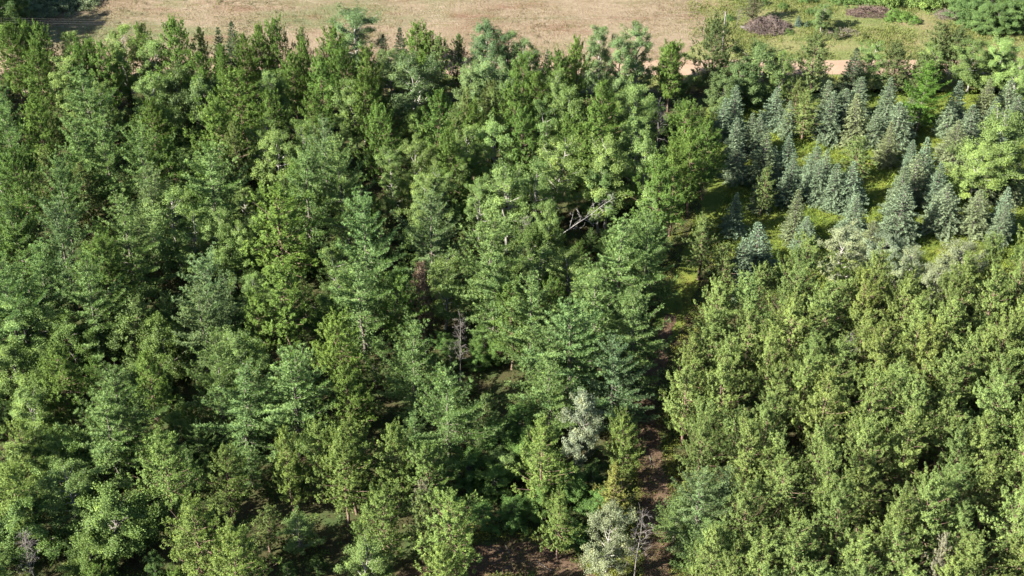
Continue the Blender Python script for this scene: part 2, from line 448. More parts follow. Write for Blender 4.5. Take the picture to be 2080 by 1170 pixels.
def grow_spruce(seed, h=10.0, r=2.1, base=0.03, full=0.85):
    g = np.random.default_rng(seed); w = Wood()
    P = trunk_line(h * 0.985, g, 0.05)
    w.tube(P, np.linspace(0.16, 0.015, len(P)), 6)
    C, D = [], []
    z = base * h + 0.15; zb = z
    while z < h * 0.975:
        t = (z - zb) / (h - zb)
        n = max(4, int(round(9 * (1 - 0.5 * t))))
        a0 = g.uniform(0, 6.28); wh = g.uniform(0.80, 1.10)
        for k in range(n):
            az = a0 + k * 6.283 / n + g.normal(0, 0.2)
            L = max(0.12, r * (1 - t) ** full * wh * g.uniform(0.78, 1.12))
            el = R(-14 + 50 * t ** 1.4 + g.normal(0, 5))
            hd = np.array([math.cos(az), math.sin(az), 0])
            s = np.array([0, 0.35, 0.7, 1.0])
            p = along(P, z) + np.outer(s * L * math.cos(el), hd) + np.outer(s * L * math.sin(el) + 0.14 * L * s ** 2, [0, 0, 1])
            w.tube(p, 0.028 * (1 - 0.8 * s), 3)
            nt = max(2, int(L * 4.6))
            for sq in np.linspace(0.28, 1.0, nt):
                c = np.array([np.interp(sq, s, p[:, i]) for i in range(3)])
                bd = unit(p[-1] - p[1]); side = unit(np.cross(bd, [0, 0, 1.0]))
                tw_l = (0.36 * L * (1.08 - sq) + 0.08) * g.uniform(0.8, 1.2)
                for sg in (-1, 1):
                    td = unit(bd * 0.8 + side * sg * 0.8 + np.array([0, 0, 0.12]))
                    m = max(1, int(round(tw_l / 0.20)))
                    q = (np.arange(m) + 0.8) / m
                    C.append(c + np.outer(q * tw_l, td)); D.append(np.repeat(unit(td + np.array([0, 0, 0.3]))[None], m, 0))
            C.append(p[-1:]); D.append(unit(bd + [0, 0, 0.35])[None])
        z += 0.40 * g.uniform(0.75, 1.3)
    q = np.linspace(-0.5, 0.05, 8)
    C.append(P[-1] + np.stack([g.normal(0, .03, 8), g.normal(0, .03, 8), q], 1)); D.append(np.tile([0, 0, 1.0], (8, 1)))
    C, D = np.concatenate(C), np.concatenate(D)
    V, F, T = tufts(C, D, 7, 0.25, 0.08, 0.65, g, 0.2)
    return w.mesh('spruce_trunk', B_GREY), make_mesh('spruce_crown', V, F, M_SPRUCE, T)

def grow_broadleaf(seed, h=15.0, r=2.3, base=0.3, limbs=34, per=46, size=0.15, clump=0.5, rise=50, bark=None, dome=1.6, gap=0.0, fork=0.0):
    g = np.random.default_rng(seed); w = Wood()
    P = trunk_line(h * 0.93, g, 0.22)
    w.tube(P, np.linspace(0.17, 0.03, len(P)), 6)
    C, Rd = [], []
    lump = g.uniform(0, 6.28, 4)
    for i in range(limbs):
        t = (i + g.uniform(0, 0.9)) / limbs
        z = h * (base + (0.93 - base) * t)
        az = i * 2.4 + g.normal(0, 0.4)
        prof = (1 - t ** dome) ** 0.6 * (0.55 + 0.45 * min(1, t / 0.3)) + 0.12
        L = r * prof * g.uniform(0.6, 1.15) * (1 + 0.22 * math.sin(2 * az + lump[0] + 4 * t) + 0.12 * math.sin(3 * az + lump[1]))
        el = R(rise * (0.55 + 0.55 * t) + g.normal(0, 9))
        hd = np.array([math.cos(az), math.sin(az), 0])
        p0 = along(P, max(0.3, z - L * math.sin(el) * 0.75))
        s = np.linspace(0, 1, 5)
        p = p0 + np.outer(s * L * 1.0, hd) + np.outer(s * L * math.tan(el) * 0.8, [0, 0, 1]) + np.cumsum(g.normal(0, 0.07, (5, 3)), 0) * (s > 0)[:, None]
        w.tube(p, 0.07 * (1 - 0.8 * s) * (1.15 - 0.6 * t) * (r / 2.3), 4)
        if g.random() < gap: continue
        nsub = int(3 + L * 2.0)
        for q in range(nsub):
            sq = g.uniform(0.35, 1.0)
            c0 = np.array([np.interp(sq, s, p[:, k]) for k in range(3)])
            d = unit(hd * 0.5 + g.normal(size=3) * 0.65 + np.array([0, 0, 0.45]))
            ln = g.uniform(0.3, 0.95) * (0.6 + 0.25 * r / 2.3)
            c1 = c0 + d * ln
            w.tube(np.stack([c0, c0 + d * ln * 0.55 + g.normal(0, .04, 3), c1]), [0.022, 0.014, 0.006], 3)
            C += [c1, c0 + d * ln * 0.45]; Rd += [clump * g.uniform(0.6, 1.15), clump * g.uniform(0.5, 0.85)]
        C.append(p[-1]); Rd.append(clump * g.uniform(0.7, 1.1))
    C.append(P[-1]); Rd.append(clump * 0.8); C.append(P[-1] - [0, 0, 0.5]); Rd.append(clump)
    V, F, T = leaves(np.array(C), np.array(Rd), per, size, g)
    V[:, 2] = np.maximum(V[:, 2], 0.05)
    return w.mesh('broadleaf_trunk', bark or B_GREY), make_mesh('broadleaf_crown', V, F, M_LEAF, T)

def grow_dead(seed, h=12.0, r=2.2, base=0.35, limbs=26, rise=40, twig=5, bark=None, sub=3, thick=0.13):
    g = np.random.default_rng(seed); w = Wood(); b = Wood()
    P = trunk_line(h, g, 0.2)
    w.tube(P, np.linspace(thick, 0.015, len(P)), 6)
    for i in range(limbs):
        t = (i + g.uniform(0, 0.9)) / limbs
        z = h * (base + (0.97 - base) * t); az = i * 2.4 + g.normal(0, 0.5)
        L = r * (1 - 0.75 * t) * g.uniform(0.5, 1.15); el = R(rise + g.normal(0, 12))
        hd = np.array([math.cos(az), math.sin(az), 0])
        s = np.linspace(0, 1, 5)
        p = along(P, z) + np.outer(s * L * math.cos(el), hd) + np.outer(s * L * math.sin(el), [0, 0, 1]) + np.cumsum(g.normal(0, 0.06, (5, 3)), 0) * (s > 0)[:, None]
        b.tube(p, 0.034 * (1 - 0.85 * s) * (1.1 - 0.6 * t), 4)
        for q in range(twig):
            sq = g.uniform(0.3, 1.0)
            c0 = np.array([np.interp(sq, s, p[:, k]) for k in range(3)])
            d = unit(hd * 0.7 + g.normal(size=3) * 0.6 + np.array([0, 0, 0.3])); ln = g.uniform(0.3, 0.9)
            c1 = c0 + d * ln
            b.tube(np.stack([c0, c0 + d * ln * 0.5 + g.normal(0, .04, 3), c1]), [0.013, 0.010, 0.005], 3)
            for _ in range(sub):
                d2 = unit(d + g.normal(size=3) * 0.7)
                b.tube(np.stack([c0 + d * ln * g.uniform(.3, .9), c1 + d2 * g.uniform(.15, .45)]), [0.010, 0.005], 3)
    return w.mesh('dead_trunk', bark or B_DEAD), b.mesh('dead_branches', bark or B_DEAD)

def grow_bush(seed, h=2.2, r=2.0, n=70, per=42, size=0.15, clump=0.42):
    g = np.random.default_rng(seed); w = Wood()
    a = g.uniform(0, 6.28, n); rr = r * np.sqrt(g.uniform(0, 1, n)); 
    zz = h * np.sqrt(np.maximum(0.06, 1 - (rr / r) ** 2)) * g.uniform(0.35, 1.0, n)
    C = np.stack([rr * np.cos(a), rr * np.sin(a), zz], 1) * [1, 1, 1]
    for c in C[:26]:
        w.tube(np.stack([c * [0.15, 0.15, 0], c * [0.6, 0.6, 0.5], c]), [0.035, 0.022, 0.008], 4)
    V, F, T = leaves(C, clump * g.uniform(0.6, 1.2, n), per, size, g)
    V[:, 2] = np.maximum(V[:, 2], 0.02)
    return w.mesh('bush_stems', B_GREY), make_mesh('bush_crown', V, F, M_LEAF, T)

KIND = {}
KIND['red'] = dict(name='red_pine', h=11.5, r=3.0, v=[grow_red_pine(100 + i, 11.5, 3.0, 0.22, 0.52, 5, 0.23, 0.040, 15, 0.25, 3.2, (2.2, 1.6, 2.6, 1.9, 2.4)[i], 0.24, 0.03, 0.20) for i in range(5)], parts=('trunk', 'crown'))
KIND['plant'] = dict(name='plantation_pine', h=11.0, r=3.2, v=[grow_red_pine(150 + i, 11.0, 3.2, 0.22, 0.66, 6, 0.24, 0.040, 14, 0.27, 3.3, (1.5, 1.9, 1.3, 1.7, 1.4)[i], 0.30, 0.05, 0.24, 0.30) for i in range(5)], parts=('trunk', 'crown'))
KIND['jack'] = dict(name='jack_pine', h=10.0, r=2.2, v=[grow_red_pine(200 + i, 10.0, 2.2, 0.18, 0.55, 5, 0.20, 0.034, 15, 0.20, 2.6, 1.5, 0.35) for i in range(3)], parts=('trunk', 'crown'))
KIND['white'] = dict(name='white_pine', h=14.0, r=5.0, v=[grow_white_pine(300 + i, 14.0, 5.0) for i in range(5)], parts=('trunk', 'crown'))
KIND['spruce'] = dict(name='blue_spruce', h=9.0, r=2.5, v=[grow_spruce(400 + i, 9.0, 2.5, full=(0.85, 0.70, 1.0, 0.8, 0.9, 0.75)[i]) for i in range(5)], parts=('trunk', 'crown'))
KIND['aspen'] = dict(name='aspen', h=11.0, r=2.6, v=[grow_broadleaf(500 + i, 11.0, 2.6, 0.2, 34, 76, 0.10, 0.46, 50, B_BIRCH, (1.3, 1.6, 2.0, 1.4, 1.8)[i], 0.06) for i in range(5)], parts=('trunk', 'crown'))
KIND['oak'] = dict(name='oak', h=9.5, r=3.2, v=[grow_broadleaf(600 + i, 9.5, 3.2, 0.12, 36, 70, 0.13, 0.56, 38, B_GREY, 2.2) for i in range(4)], parts=('trunk', 'crown'))
KIND['dead'] = dict(name='dead_tree', h=12.0, r=2.2, v=[grow_dead(700 + i) for i in range(3)], parts=('trunk', 'branches'))
KIND['bush'] = dict(name='bush', h=2.2, r=2.0, v=[grow_bush(800 + i) for i in range(4)], parts=('stems', 'crown'))

COUNT = {}
TREES = []          # (x, y, h, r, kind, object)
def plant(kind, x, y, h, r, color, lean=(0.0, 0.0), rot=None, variant=None, name=None):
    K = KIND[kind]; i = COUNT.get(kind, 0); COUNT[kind] = i + 1
    v = K['v'][i % len(K['v']) if variant is None else variant]
    root = bpy.data.objects.new(name or K['name'], None)
    root.empty_display_size = 0.3
    COL.objects.link(root)
    root.location = (x, y, 0)
    root.rotation_euler = (lean[0], lean[1], rng.uniform(0, 6.28) if rot is None else rot)
    s = r / K['r']; root.scale = (s, s, h / K['h'])
    for pn, me in zip(K['parts'], v): obj(pn, me, root, color)
    TREES.append((x, y, h, r, kind, root))
    return root

def vary(c, s=0.10):
    f = rng.normal(1, s * 0.75); q = rng.normal(0, 0.03)
    return tuple(float(np.clip(k * f * m, 0.01, 0.6)) for k, m in zip(c, (1 + q, 1, 1 - q)))

TINT = dict(
    red=(0.090, 0.150, 0.034), plant=(0.130, 0.180, 0.056), jack=(0.105, 0.142, 0.046), white=(0.120, 0.186, 0.066),
    spruce=(0.130, 0.178, 0.112), aspen=(0.122, 0.182, 0.058), oak=(0.084, 0.132, 0.038), dead=(0.3, 0.28, 0.25), bush=(0.10, 0.15, 0.05))

# ------------------------------------------------------------------ surveyed trees: u v of the tip in the photo, height, crown radius
# (positions on the ground follow from the tip and the height)
S_RED = """10 50 16 2.6|48 52 15 2.4|74 50 15.5 2.3|65 92 16 2.6|176 86 15 2|206 88 15 2.3|286 50 15 2.1|350 42 17 2.6|520 56 15 2
555 40 16 2.2|490 71 14 2|614 86 15 2.2|680 60 16 2.4|652 120 16 2.4|480 143 16 3.2|542 190 15 2.2|630 192 16 2.5|75 205 15 2.4
335 280 15 2.4|30 308 17 2.6|845 52 15 2.2|866 66 14 2.2|1135 108 15 2|1172 82 16 2|1365 90 13 2|1060 118 16 2.4|745 98 15 2.2
737 150 16 2.6|887 195 17 2.8|1046 172 16 2.6|1224 172 16 2.4|1210 218 17 3|770 220 16 2.6|1066 226 17 2.4|922 268 16 2.6|1400 216 15 2.6
1372 300 16 2.8|1440 252 14 2.4|1340 328 17 3|1452 42 15 2.9|1660 72 13 2.7|1915 52 11 2.6|1950 62 10 2.4|1830 92 10 2.6|1870 118 8 2.2|560 388 19 4.0
566 538 18 3.4|115 706 16 2.6|300 728 15 2.6|200 488 17 3|798 562 15 2.4|322 888 18 3.3|450 910 15 2.2|580 880 16 1.9|692 888 17 2.6
384 1026 17 2.9|460 1076 17 2.8|710 864 17 2.8|800 860 17 2.5|872 902 15 2.4|912 1000 16 2.9|1100 860 17 2.6|1275 845 15 1.9|900 1110 14 2.4
770 1000 15 2.5|1650 480 15 2.8|15 950 15 2.8|690 640 18 2.9|705 740 17 2.4|150 90 15 2|395 110 16 2.2|440 96 14 1.8|590 110 14 2
300 210 15 2.4|690 100 15 2.2|1090 150 14 2|1150 240 15 2.2|960 215 15 2.2|430 205 17 3.2|35 420 17 2.8|1180 262 14 2.4|520 600 14 2.2
640 860 15 2.4|1410 270 15 2.4|1135 1010 12 2|40 860 15 2.4|1040 585 16 2.6|1120 570 13 1.7|600 330 14 2.2"""
S_JACK = """405 53 14 1.9|606 58 14 1.9|890 70 14 2.2|928 72 12 2.0|945 182 15 2.3|990 165 15 2.2|1005 182 14 2.2|1640 188 9 2.4|1748 280 8 2.4
560 150 13 2|855 995 14 2.3|1475 498 10 2.1|1430 440 12 2.2|470 255 15 2.0|270 600 14 2.2|90 300 15 2.4|160 330 14 2.2|1620 160 9 1.8|1555 340 9 1.6"""
S_WHITE = """178 143 18 4.2|0 168 18 3.4|143 236 19 3.6|200 236 19 3.6|276 254 18 3.2|420 302 18 4.4|655 240 18 3.0|609 308 19 4.2|110 318 18 3.2
690 292 18 3.6|285 345 18 3.6|18 402 19 3.2|110 408 20 3.6|242 394 20 4.4|0 540 19 3.6|160 530 20 3.8|395 580 18 3.6|415 512 18 3.8
215 745 20 4.3|430 690 19 3.4|585 715 20 4.6|480 742 18 4.2|740 394 20 4.0|872 384 19 3.6|980 448 21 4.8|730 525 20 4.2|1076 562 20 3.8
1217 555 21 4.2|1262 442 19 3.8|1320 438 18 3.2|1160 618 21 5.0|1112 642 18 3.4|832 655 19 3.4|908 738 20 3.8|1425 962 15 2.8|1472 964 14 2.6
1460 1058 12 2.8|1375 1010 9 2.2|200 800 18 4.0|1290 600 20 4.0|60 500 18 3.4|1000 520 18 3|1250 690 18 3.6|1120 720 17 3.2|1540 1090 10 2"""
S_ASPEN = """240 52 15 2.6|140 68 13 2.0|125 105 14 2.7|305 76 14 2.6|300 150 14 2.4|545 146 14 2.4|560 262 14 2.4|612 250 15 2.3|713 15 14 3.7
992 40 16 2.6|1030 58 14 2.2|1058 85 13 2.3|1220 45 16 2.0|1300 54 16 2.4|1262 70 15 2.2|840 110 15 3.4|790 102 13 2.3|1000 116 15 2.6|960 130 14 2.4
715 165 14 2.4|1130 140 15 1.9|1156 180 15 1.9|1110 202 14 1.9|1290 165 15 2.8|835 275 15 1.9|945 258 15 2.5|1006 244 15 2.5|1130 274 16 3.0
1236 284 16 3.0|1312 275 15 2.4|1030 335 16 3.2|1086 330 15 2.5|860 342 14 2.2|892 346 14 2.2|970 365 13 1.8|345 380 16 3.2|440 430 14 2.2
375 430 14 2.4|490 450 13 1.7|30 598 14 2.8|62 590 14 2.2|480 672 14 2.4|682 500 13 1.8|900 522 14 2.2|1120 410 15 1.7|1092 500 13 2.4|1160 510 13 2.3
1190 540 13 2.2|1720 460 12 2.6|1812 482 12 2.4|1855 505 12 2.2|1962 495 13 3.0|1772 80 10 2|2040 72 11 2.6|1985 82 10 2.6|1905 88 8 2.4|2010 112 7 2.2|2060 100 8 2.6|2040 242 14 4.2|1995 290 11 3.0
50 792 12 2.2|130 945 13 2.4|60 884 12 2.4|740 1100 12 2.4|1240 1026 15 2.1|1590 102 11 1.2|1220 330 13 2|700 420 13 2|800 300 13 2
880 300 13 2|1330 380 13 2.2|200 170 13 2|520 240 13 2|1300 230 14 2.4|1900 540 12 2.2|2075 120 9 2.2"""
S_OAK = """1500 120 9 2.2|1475 150 8 2.2|356 140 14 2.8|405 150 13 2.8|322 206 13 2.6|1540 88 11 3.4|262 600 13 3.6|222 1000 12 3.8|100 884 11 2.8|1180 262 12 2.4|330 650 12 2.8
20 700 12 3.2|60 760 11 2.6|140 640 11 2.4|30 1010 11 3.0|470 480 11 2.4|1085 460 12 2.2|650 600 10 2"""
S_SPRUCE = """470 43 15 1.8|438 58 14 1.7|778 70 11 1.3|812 58 13 1.8|1106 100 11 1.4|1738 98 12 2.0
1497 175 10 1.8|1580 180 9 1.9|1686 165 9 2.0|1692 184 10 2.1|1606 205 7 1.5|1750 160 9 1.8|1746 190 11 2.3|1720 180 8 1.5|1812 155 9 2|1782 225 8 1.7
1830 210 10 2.2|1812 250 9 2.0|1950 165 10 2.1|2010 160 9 2|1932 205 9 2|1978 216 10 2.1|1890 282 10 2|1856 285 7 1.5|1950 245 10 2.1|2055 162 9 2|2072 195 9 2
2030 200 9 2|1500 240 9 1.7|1530 230 10 1.8|1550 236 10 1.8|1556 274 11 2.2|1602 270 10 2.1|1660 300 10 2.2|1610 310 10 2|1682 305 9 1.8|1666 325 10 1.9
1735 330 10 2.1|1700 335 9 1.8|1550 358 8 1.5|1862 315 11 2.3|1838 340 9 2|1495 393 9 1.7|1622 388 10 1.9|1642 438 8 1.8|1545 455 12 2.4|1512 490 10 1.9|1742 393 9 2
1835 378 11 2.5|1930 372 11 2.5|1992 388 10 2.4|1776 450 7 1.6|2050 380 9 2.2|2065 330 9 2|1915 330 9 2|2010 330 9 2.1|1500 300 8 1.6|1575 300 8 1.8
1470 200 9 1.6|1860 180 8 1.8|2040 420 9 2"""
PLACED = []
def survey(kind, txt):
    for e in txt.replace('\n', '|').split('|'):
        u, v, h, r = (float(k) for k in e.split())
        if kind == 'spruce': h *= 0.74 * rng.uniform(0.85, 1.12); r *= 1.24 * rng.uniform(0.82, 1.15)
        else: h *= float(np.interp(v, (40, 300, 600), (0.84, 0.84, 0.74))); r *= 1.36 if kind == 'white' else 1.18
        p = at(u, v, h * 0.985)
        PLACED.append([kind, p[0], p[1], h, r, u, v])
for k_, t_ in (('red', S_RED), ('jack', S_JACK), ('white', S_WHITE), ('aspen', S_ASPEN), ('oak', S_OAK), ('spruce', S_SPRUCE)):
    survey(k_, t_)

LANDMARK = []       # (x, y, short phrase) of trees that stand out
def special(kind, u, v, h, r, color, label, phrase=None, lean=(0, 0), rot=None, variant=None, cat='tree', name=None):
    p = at(u, v, h * 0.985)
    o = plant(kind, p[0], p[1], h, r, color, lean, rot, variant, name)
    tag(o, label, cat)
    if phrase: LANDMARK.append((p[0], p[1], phrase))
    return o

special('white', 1886, 134, 10.5, 4.1, (0.085, 0.165, 0.030), 'vivid grass-green layered pine standing alone among the blue spruces', 'the vivid green layered pine')
special('jack', 856, 535, 11, 1.9, (0.13, 0.095, 0.070), 'dying pine with rust-brown needles among green white pines', 'the rust-brown dying pine')
special('oak', 1182, 797, 10.5, 2.3, (0.16, 0.19, 0.13), 'silvery white-leaved poplar beside the tall white pines near the trail', 'the silver-leaved poplar', name='white_poplar')
special('jack', 1248, 950, 9, 2.4, (0.155, 0.165, 0.045), 'yellow-green feathery larch beside the dirt trail', 'the yellow-green larch', name='larch')
special('dead', 1342, 203, 10, 2.0, (0.3, 0.3, 0.3), 'bare reddish-grey dead tree standing among leafy aspens', 'the bare reddish-grey dead tree', variant=0)
special('dead', 1298, 1040, 11, 1.7, (0.3, 0.3, 0.3), 'bare white-barked dead birch leaning over the trail next to a silvery aspen', 'the bare dead birch at the trail', lean=(0.0, 0.05), variant=1, name='dead_birch')
special('dead', 45, 1082, 9, 1.8, (0.3, 0.3, 0.3), 'bare grey dead tree among dark oaks', 'the bare grey dead tree', variant=2)
special('dead', 1064, 440, 9, 1.6, (0.3, 0.3, 0.3), 'upright bare pale snag in front of a large leafy aspen', 'the pale snag', variant=1)
special('dead', 932, 640, 10, 1.3, (0.3, 0.3, 0.3), 'thin grey nearly leafless birch in the shade between white pines', None, variant=0)
special('jack', 1922, 1085, 9.5, 1.5, (0.20, 0.20, 0.14), 'pale lichen-grey dying pine inside the dense plantation', None)
special('jack', 858, 975, 11, 1.7, (0.17, 0.165, 0.11), 'grey lichen-covered thin pine squeezed between red pines', None)
special('dead', 1730, 680, 8, 1.4, (0.3, 0.3, 0.3), 'bare grey dead pine inside the dense plantation', None, variant=2)
# the leaning dead birch, caught in its neighbours
KIND['lean'] = dict(name='leaning_dead_birch', h=17.0, r=3.2, v=[grow_dead(731, 17.0, 3.2, 0.50, 15, 28, 5, B_PALE, 2, 0.085)], parts=('trunk', 'branches'))
pt = at(1250, 396, 10.5)
o = plant('lean', pt[0] - 15.5 * math.sin(R(48)), pt[1] - 0.5, 15.5, 2.4, (0.4, 0.4, 0.4), (R(-2), R(48)), 0.0)
tag(o, 'bleached bare dead birch leaning hard into its neighbours', 'tree')
LANDMARK.append((pt[0] - 6, pt[1], 'the leaning dead birch'))
# what stands free in the photo: no younger tree is set in front of it (u0, u1, v0, v1)
CLEAR = ((820, 895, 535, 680), (1130, 1230, 797, 930), (1140, 1250, 395, 470), (920, 955, 640, 770), (1320, 1360, 203, 290), (1190, 1330, 950, 1170), (970, 1170, 1060, 1170), (1040, 1085, 440, 500), (1290, 1370, 860, 1170))
def hides(x, y, h, r):
    u, v = pix(x, y, h); u1, v1 = pix(x, y, 0)
    w_ = r * 18
    return any(u + w_ > a and u - w_ < b and v < d - 10 and v1 > d for a, b, c, d in CLEAR)

for kind, x, y, h, r, u, v in PLACED:
    c = TINT[kind]
    if kind == 'red' and u > 1430 and v < 130: c = (0.09, 0.125, 0.048)
    if kind == 'red' and u > 1380 and v > 400: c = TINT['plant']
    elif kind == 'red' and v > 835: c = (0.122, 0.175, 0.048)
    elif kind == 'red' and v > 480: c = (0.104, 0.165, 0.038)
    if kind == 'oak' and v < 170: c = (0.085, 0.13, 0.05)
    if kind == 'spruce' and (u < 1200 or (u, v) == (1738, 98)): c = (0.075, 0.105, 0.06)
    if kind == 'aspen' and (u, v) == (1240, 1026): c = (0.15, 0.18, 0.11)
    if kind == 'aspen' and u > 1700 and 440 < v < 600: c = (0.17, 0.20, 0.12)
    if kind == 'aspen' and v < 140 and 700 < u < 1350: c = (0.105, 0.158, 0.066)
    if kind == 'white' and rng.random() < 0.2: c = (0.120, 0.178, 0.080)
    if kind == 'spruce' and u > 1400 and rng.random() < 0.3: c = (0.13, 0.16, 0.085)
    plant(kind, x, y, h, r, vary(c, 0.12), (R(rng.normal(0, 1.2)), R(rng.normal(0, 1.2))))

def crowded(x, y, d):
    return any((x - t[0]) ** 2 + (y - t[1]) ** 2 < (d + 0.32 * t[3]) ** 2 for t in TREES)

# close-set pine plantation on the far side of the trail
PA, PB = at(1430, 580, 10.5), at(2090, 455, 10.5)
def plant_top(x): return PA[1] + (PB[1] - PA[1]) * (x - PA[0]) / (PB[0] - PA[0])
for i in range(-2, 18):
    for j in range(0, 24):
        x = 13.5 + i * 4.2 + (0.9 * j) % 2.3 + rng.normal(0, 0.7); y = 2 + j * 4.6 + 0.12 * i + rng.normal(0, 0.45)
        if x < trail_x(y) + 2.7 or y > plant_top(x) + 3: continue
        h = 10.8 + rng.normal(0, 1.3)
        u, v = pix(x, y, h)
        if u > 2330 or v > 1420: continue
        if crowded(x, y, 1.5): continue
        plant('plant', x, y, h, 3.15 * rng.uniform(0.8, 1.2), vary(TINT['plant'], 0.12), (R(rng.normal(0, 1.2)), R(rng.normal(0, 1.2))))

# younger trees that fill the gaps of the mixed forest
for y in np.arange(8, ROAD_Y0 - 3, 4.2):
    for x in np.arange(-100, 46, 4.2):
        xx, yy = x + rng.uniform(-1.7, 1.7), y + rng.uniform(-1.7, 1.7)
        if xx > trail_x(yy) - 2.9: continue
        u0, v0 = pix(xx, yy, 0)
        if trail_dist(xx, yy)[1] < 4.5 or (940 < u0 < 1330 and v0 > 1030): continue
        h = rng.uniform(4.8, 7.2)
        u, v = pix(xx, yy, h)
        if u < -250 or v > 1420: continue
        if crowded(xx, yy, 2.3) or hides(xx, yy, h, 1.8): continue
        out = u < -20 or v > 1190
        k = rng.choice(['red', 'aspen', 'oak', 'jack', 'white'], p=[.26, .22, .2, .17, .15])
        if out: h += 3
        rr = dict(red=1.9, aspen=1.8, oak=2.2, jack=1.8, white=2.4)[k] * rng.uniform(0.9, 1.15)
        plant(k, xx, yy, h, rr, vary(TINT[k]), (R(rng.normal(0, 1.5)), R(rng.normal(0, 1.5))))

# saplings and tall shrubs under the gaps of the canopy
for u, v, h in ((1000, 1010, 4.5), (1045, 1066, 4), (1095, 1050, 4.5), (1012, 935, 5), (1060, 965, 5), (1135, 1086, 3.6), (1172, 1112, 3.6), (1160, 1025, 5), (950, 985, 5), (1060, 890, 5), (1215, 1060, 4.5), (1110, 985, 5), (985, 1075, 3.5), (985, 708, 3.2), (1006, 738, 3.4), (902, 716, 3), (966, 752, 3.2), (1012, 692, 3.4), (880, 760, 3.2)):
    p = at(u, v, 0); plant('oak', p[0], p[1], h, h * 0.42, vary((0.075, 0.135, 0.036), 0.1))
for y in np.arange(10, ROAD_Y0 - 6, 3.3):
    for x in np.arange(-75, 46, 3.3):
        xx, yy = x + rng.uniform(-1.2, 1.2), y + rng.uniform(-1.2, 1.2)
        u0, v0 = pix(xx, yy, 0)
        if xx > trail_x(yy) - 2.4 or trail_dist(xx, yy)[1] < 4 or v0 > 1330 or u0 < -60: continue
        h = rng.uniform(2.2, 4.2)
        if crowded(xx, yy, 1.8) or hides(xx, yy, h, 1.2): continue
        k = rng.choice(['oak', 'aspen', 'white'], p=[.55, .25, .2])
        plant(k, xx, yy, h, h * rng.uniform(0.28, 0.4), vary((0.05, 0.085, 0.026), 0.12), (R(rng.normal(0, 2)), R(rng.normal(0, 2))))

# ------------------------------------------------------------------ trees and shrubs round the field and pasture
def rooted(kind, u, v, h, r, color, label, group=None, cat='tree', name=None, lean=(0, 0)):
    p = at(u, v, 0)
    o = plant(kind, p[0], p[1], h, r, color, lean, name=name)
    tag(o, label, cat, group)
    return o
for u, v, h, r in ((2, 88, 11, 3.3), (24, 72, 10.5, 2.9), (-45, 60, 12, 3.4), (14, 40, 9, 2.8), (-20, 30, 11, 3.2), (-90, 80, 12, 3.3)):
    rooted('oak', u, v, h, r, vary((0.06, 0.10, 0.035), .06), 'tall dark leafy tree casting its shadow on the dry field', 'dark trees at the field corner')
for u, v, h, r in ((62, 26, 1.9, 2.4), (84, 32, 1.7, 2.2), (98, 18, 2.2, 2.6), (122, 24, 1.8, 2.3), (135, 10, 2.2, 2.6), (158, 12, 1.6, 2.2), (182, 8, 1.6, 2.3), (110, 2, 2.4, 2.6), (60, 8, 2.4, 2.6)):
    rooted('bush', u, v, h, r, vary((0.115, 0.15, 0.085), .08), 'low grey-green willow bush at the shaded corner of the dry field', 'willow bushes at the field corner', 'bush', 'willow_bush')
for u, v, h, r in ((1948, 34, 4.2, 2.4), (1968, 52, 4.6, 2.6), (1992, 62, 4.8, 2.7), (2020, 68, 4.6, 2.6), (2046, 64, 5, 2.8), (2075, 58, 5, 2.8), (1975, 28, 4.6, 2.7), (2010, 34, 5, 2.8), (2050, 30, 5, 2.9), (2090, 30, 5, 2.8), (2030, 8, 5, 2.8), (2078, 5, 5, 2.8), (1985, 5, 4.6, 2.7)):
    rooted('oak', u, v, h, r, vary((0.075, 0.125, 0.042), .12), 'dense green shrubby tree in the thicket at the pasture edge', 'thicket trees at the pasture edge', name='thicket_tree')
for u, v, h, r in ((1878, 16, 2.6, 2.3), (1908, 12, 2.6, 2.4), (1860, 8, 2.6, 2.2), (1935, 6, 2.4, 2.2), (1795, 10, 3.0, 1.9), (1810, 14, 2.8, 1.6)):
    rooted('bush', u, v, h, r, vary((0.10, 0.155, 0.045), .08), 'mid-green bush at the back of the pasture beyond the brush heaps', 'bushes at the back of the pasture', 'bush')
for u, v, h, r in ((1815, 34, 1.4, 1.3), (1836, 40, 1.3, 1.4), (1856, 46, 1.1, 1.2), (1806, 42, 0.8, 0.8)):
    rooted('bush', u, v, h, r, vary((0.085, 0.15, 0.035), .08), 'small bright green bush beside the brown brush heap in the pasture', 'bushes by the long brush heap', 'bush')
for u, v, h, r in ((1700, 3, 1.6, 1.6), (1730, 5, 1.6, 1.9), (1760, 3, 1.8, 2.0), (1640, 2, 1.3, 1.5), (1590, 16, 0.9, 0.8), (1553, 9, 1.0, 0.7), (1645, 27, 0.8, 0.8), (1570, 34, 0.7, 1.2), (1650, 50, 0.7, 0.9), (1480, 40, 0.8, 0.9), (1600, 66, 0.6, 1.0)):
    rooted('bush', u, v, h, r, vary((0.07, 0.12, 0.035), .1), 'small dark green bush dotted over the open pasture', 'bushes over the open pasture', 'bush')
rooted('jack', 1525, 46, 6.0, 2.3, (0.085, 0.095, 0.05), 'open-crowned dark pine behind the purple-brown brush heap', None)
rooted('aspen', 1667, 62, 4.6, 1.9, (0.10, 0.15, 0.055), 'small lone leafy tree with thin trunk in the pasture', None)
rooted('dead', 1497, 52, 2.8, 0.8, (0.3, 0.3, 0.3), 'small grey bare sapling near the brush heap', None)
rooted('spruce', 1621, 52, 1.7, 0.65, (0.10, 0.15, 0.115), 'little blue-green spruce beside the brush heap in the pasture', None)
rooted('spruce', 1638, 54, 1.1, 0.5, (0.10, 0.15, 0.085), 'tiny spruce next to the little blue-green spruce in the pasture', None)
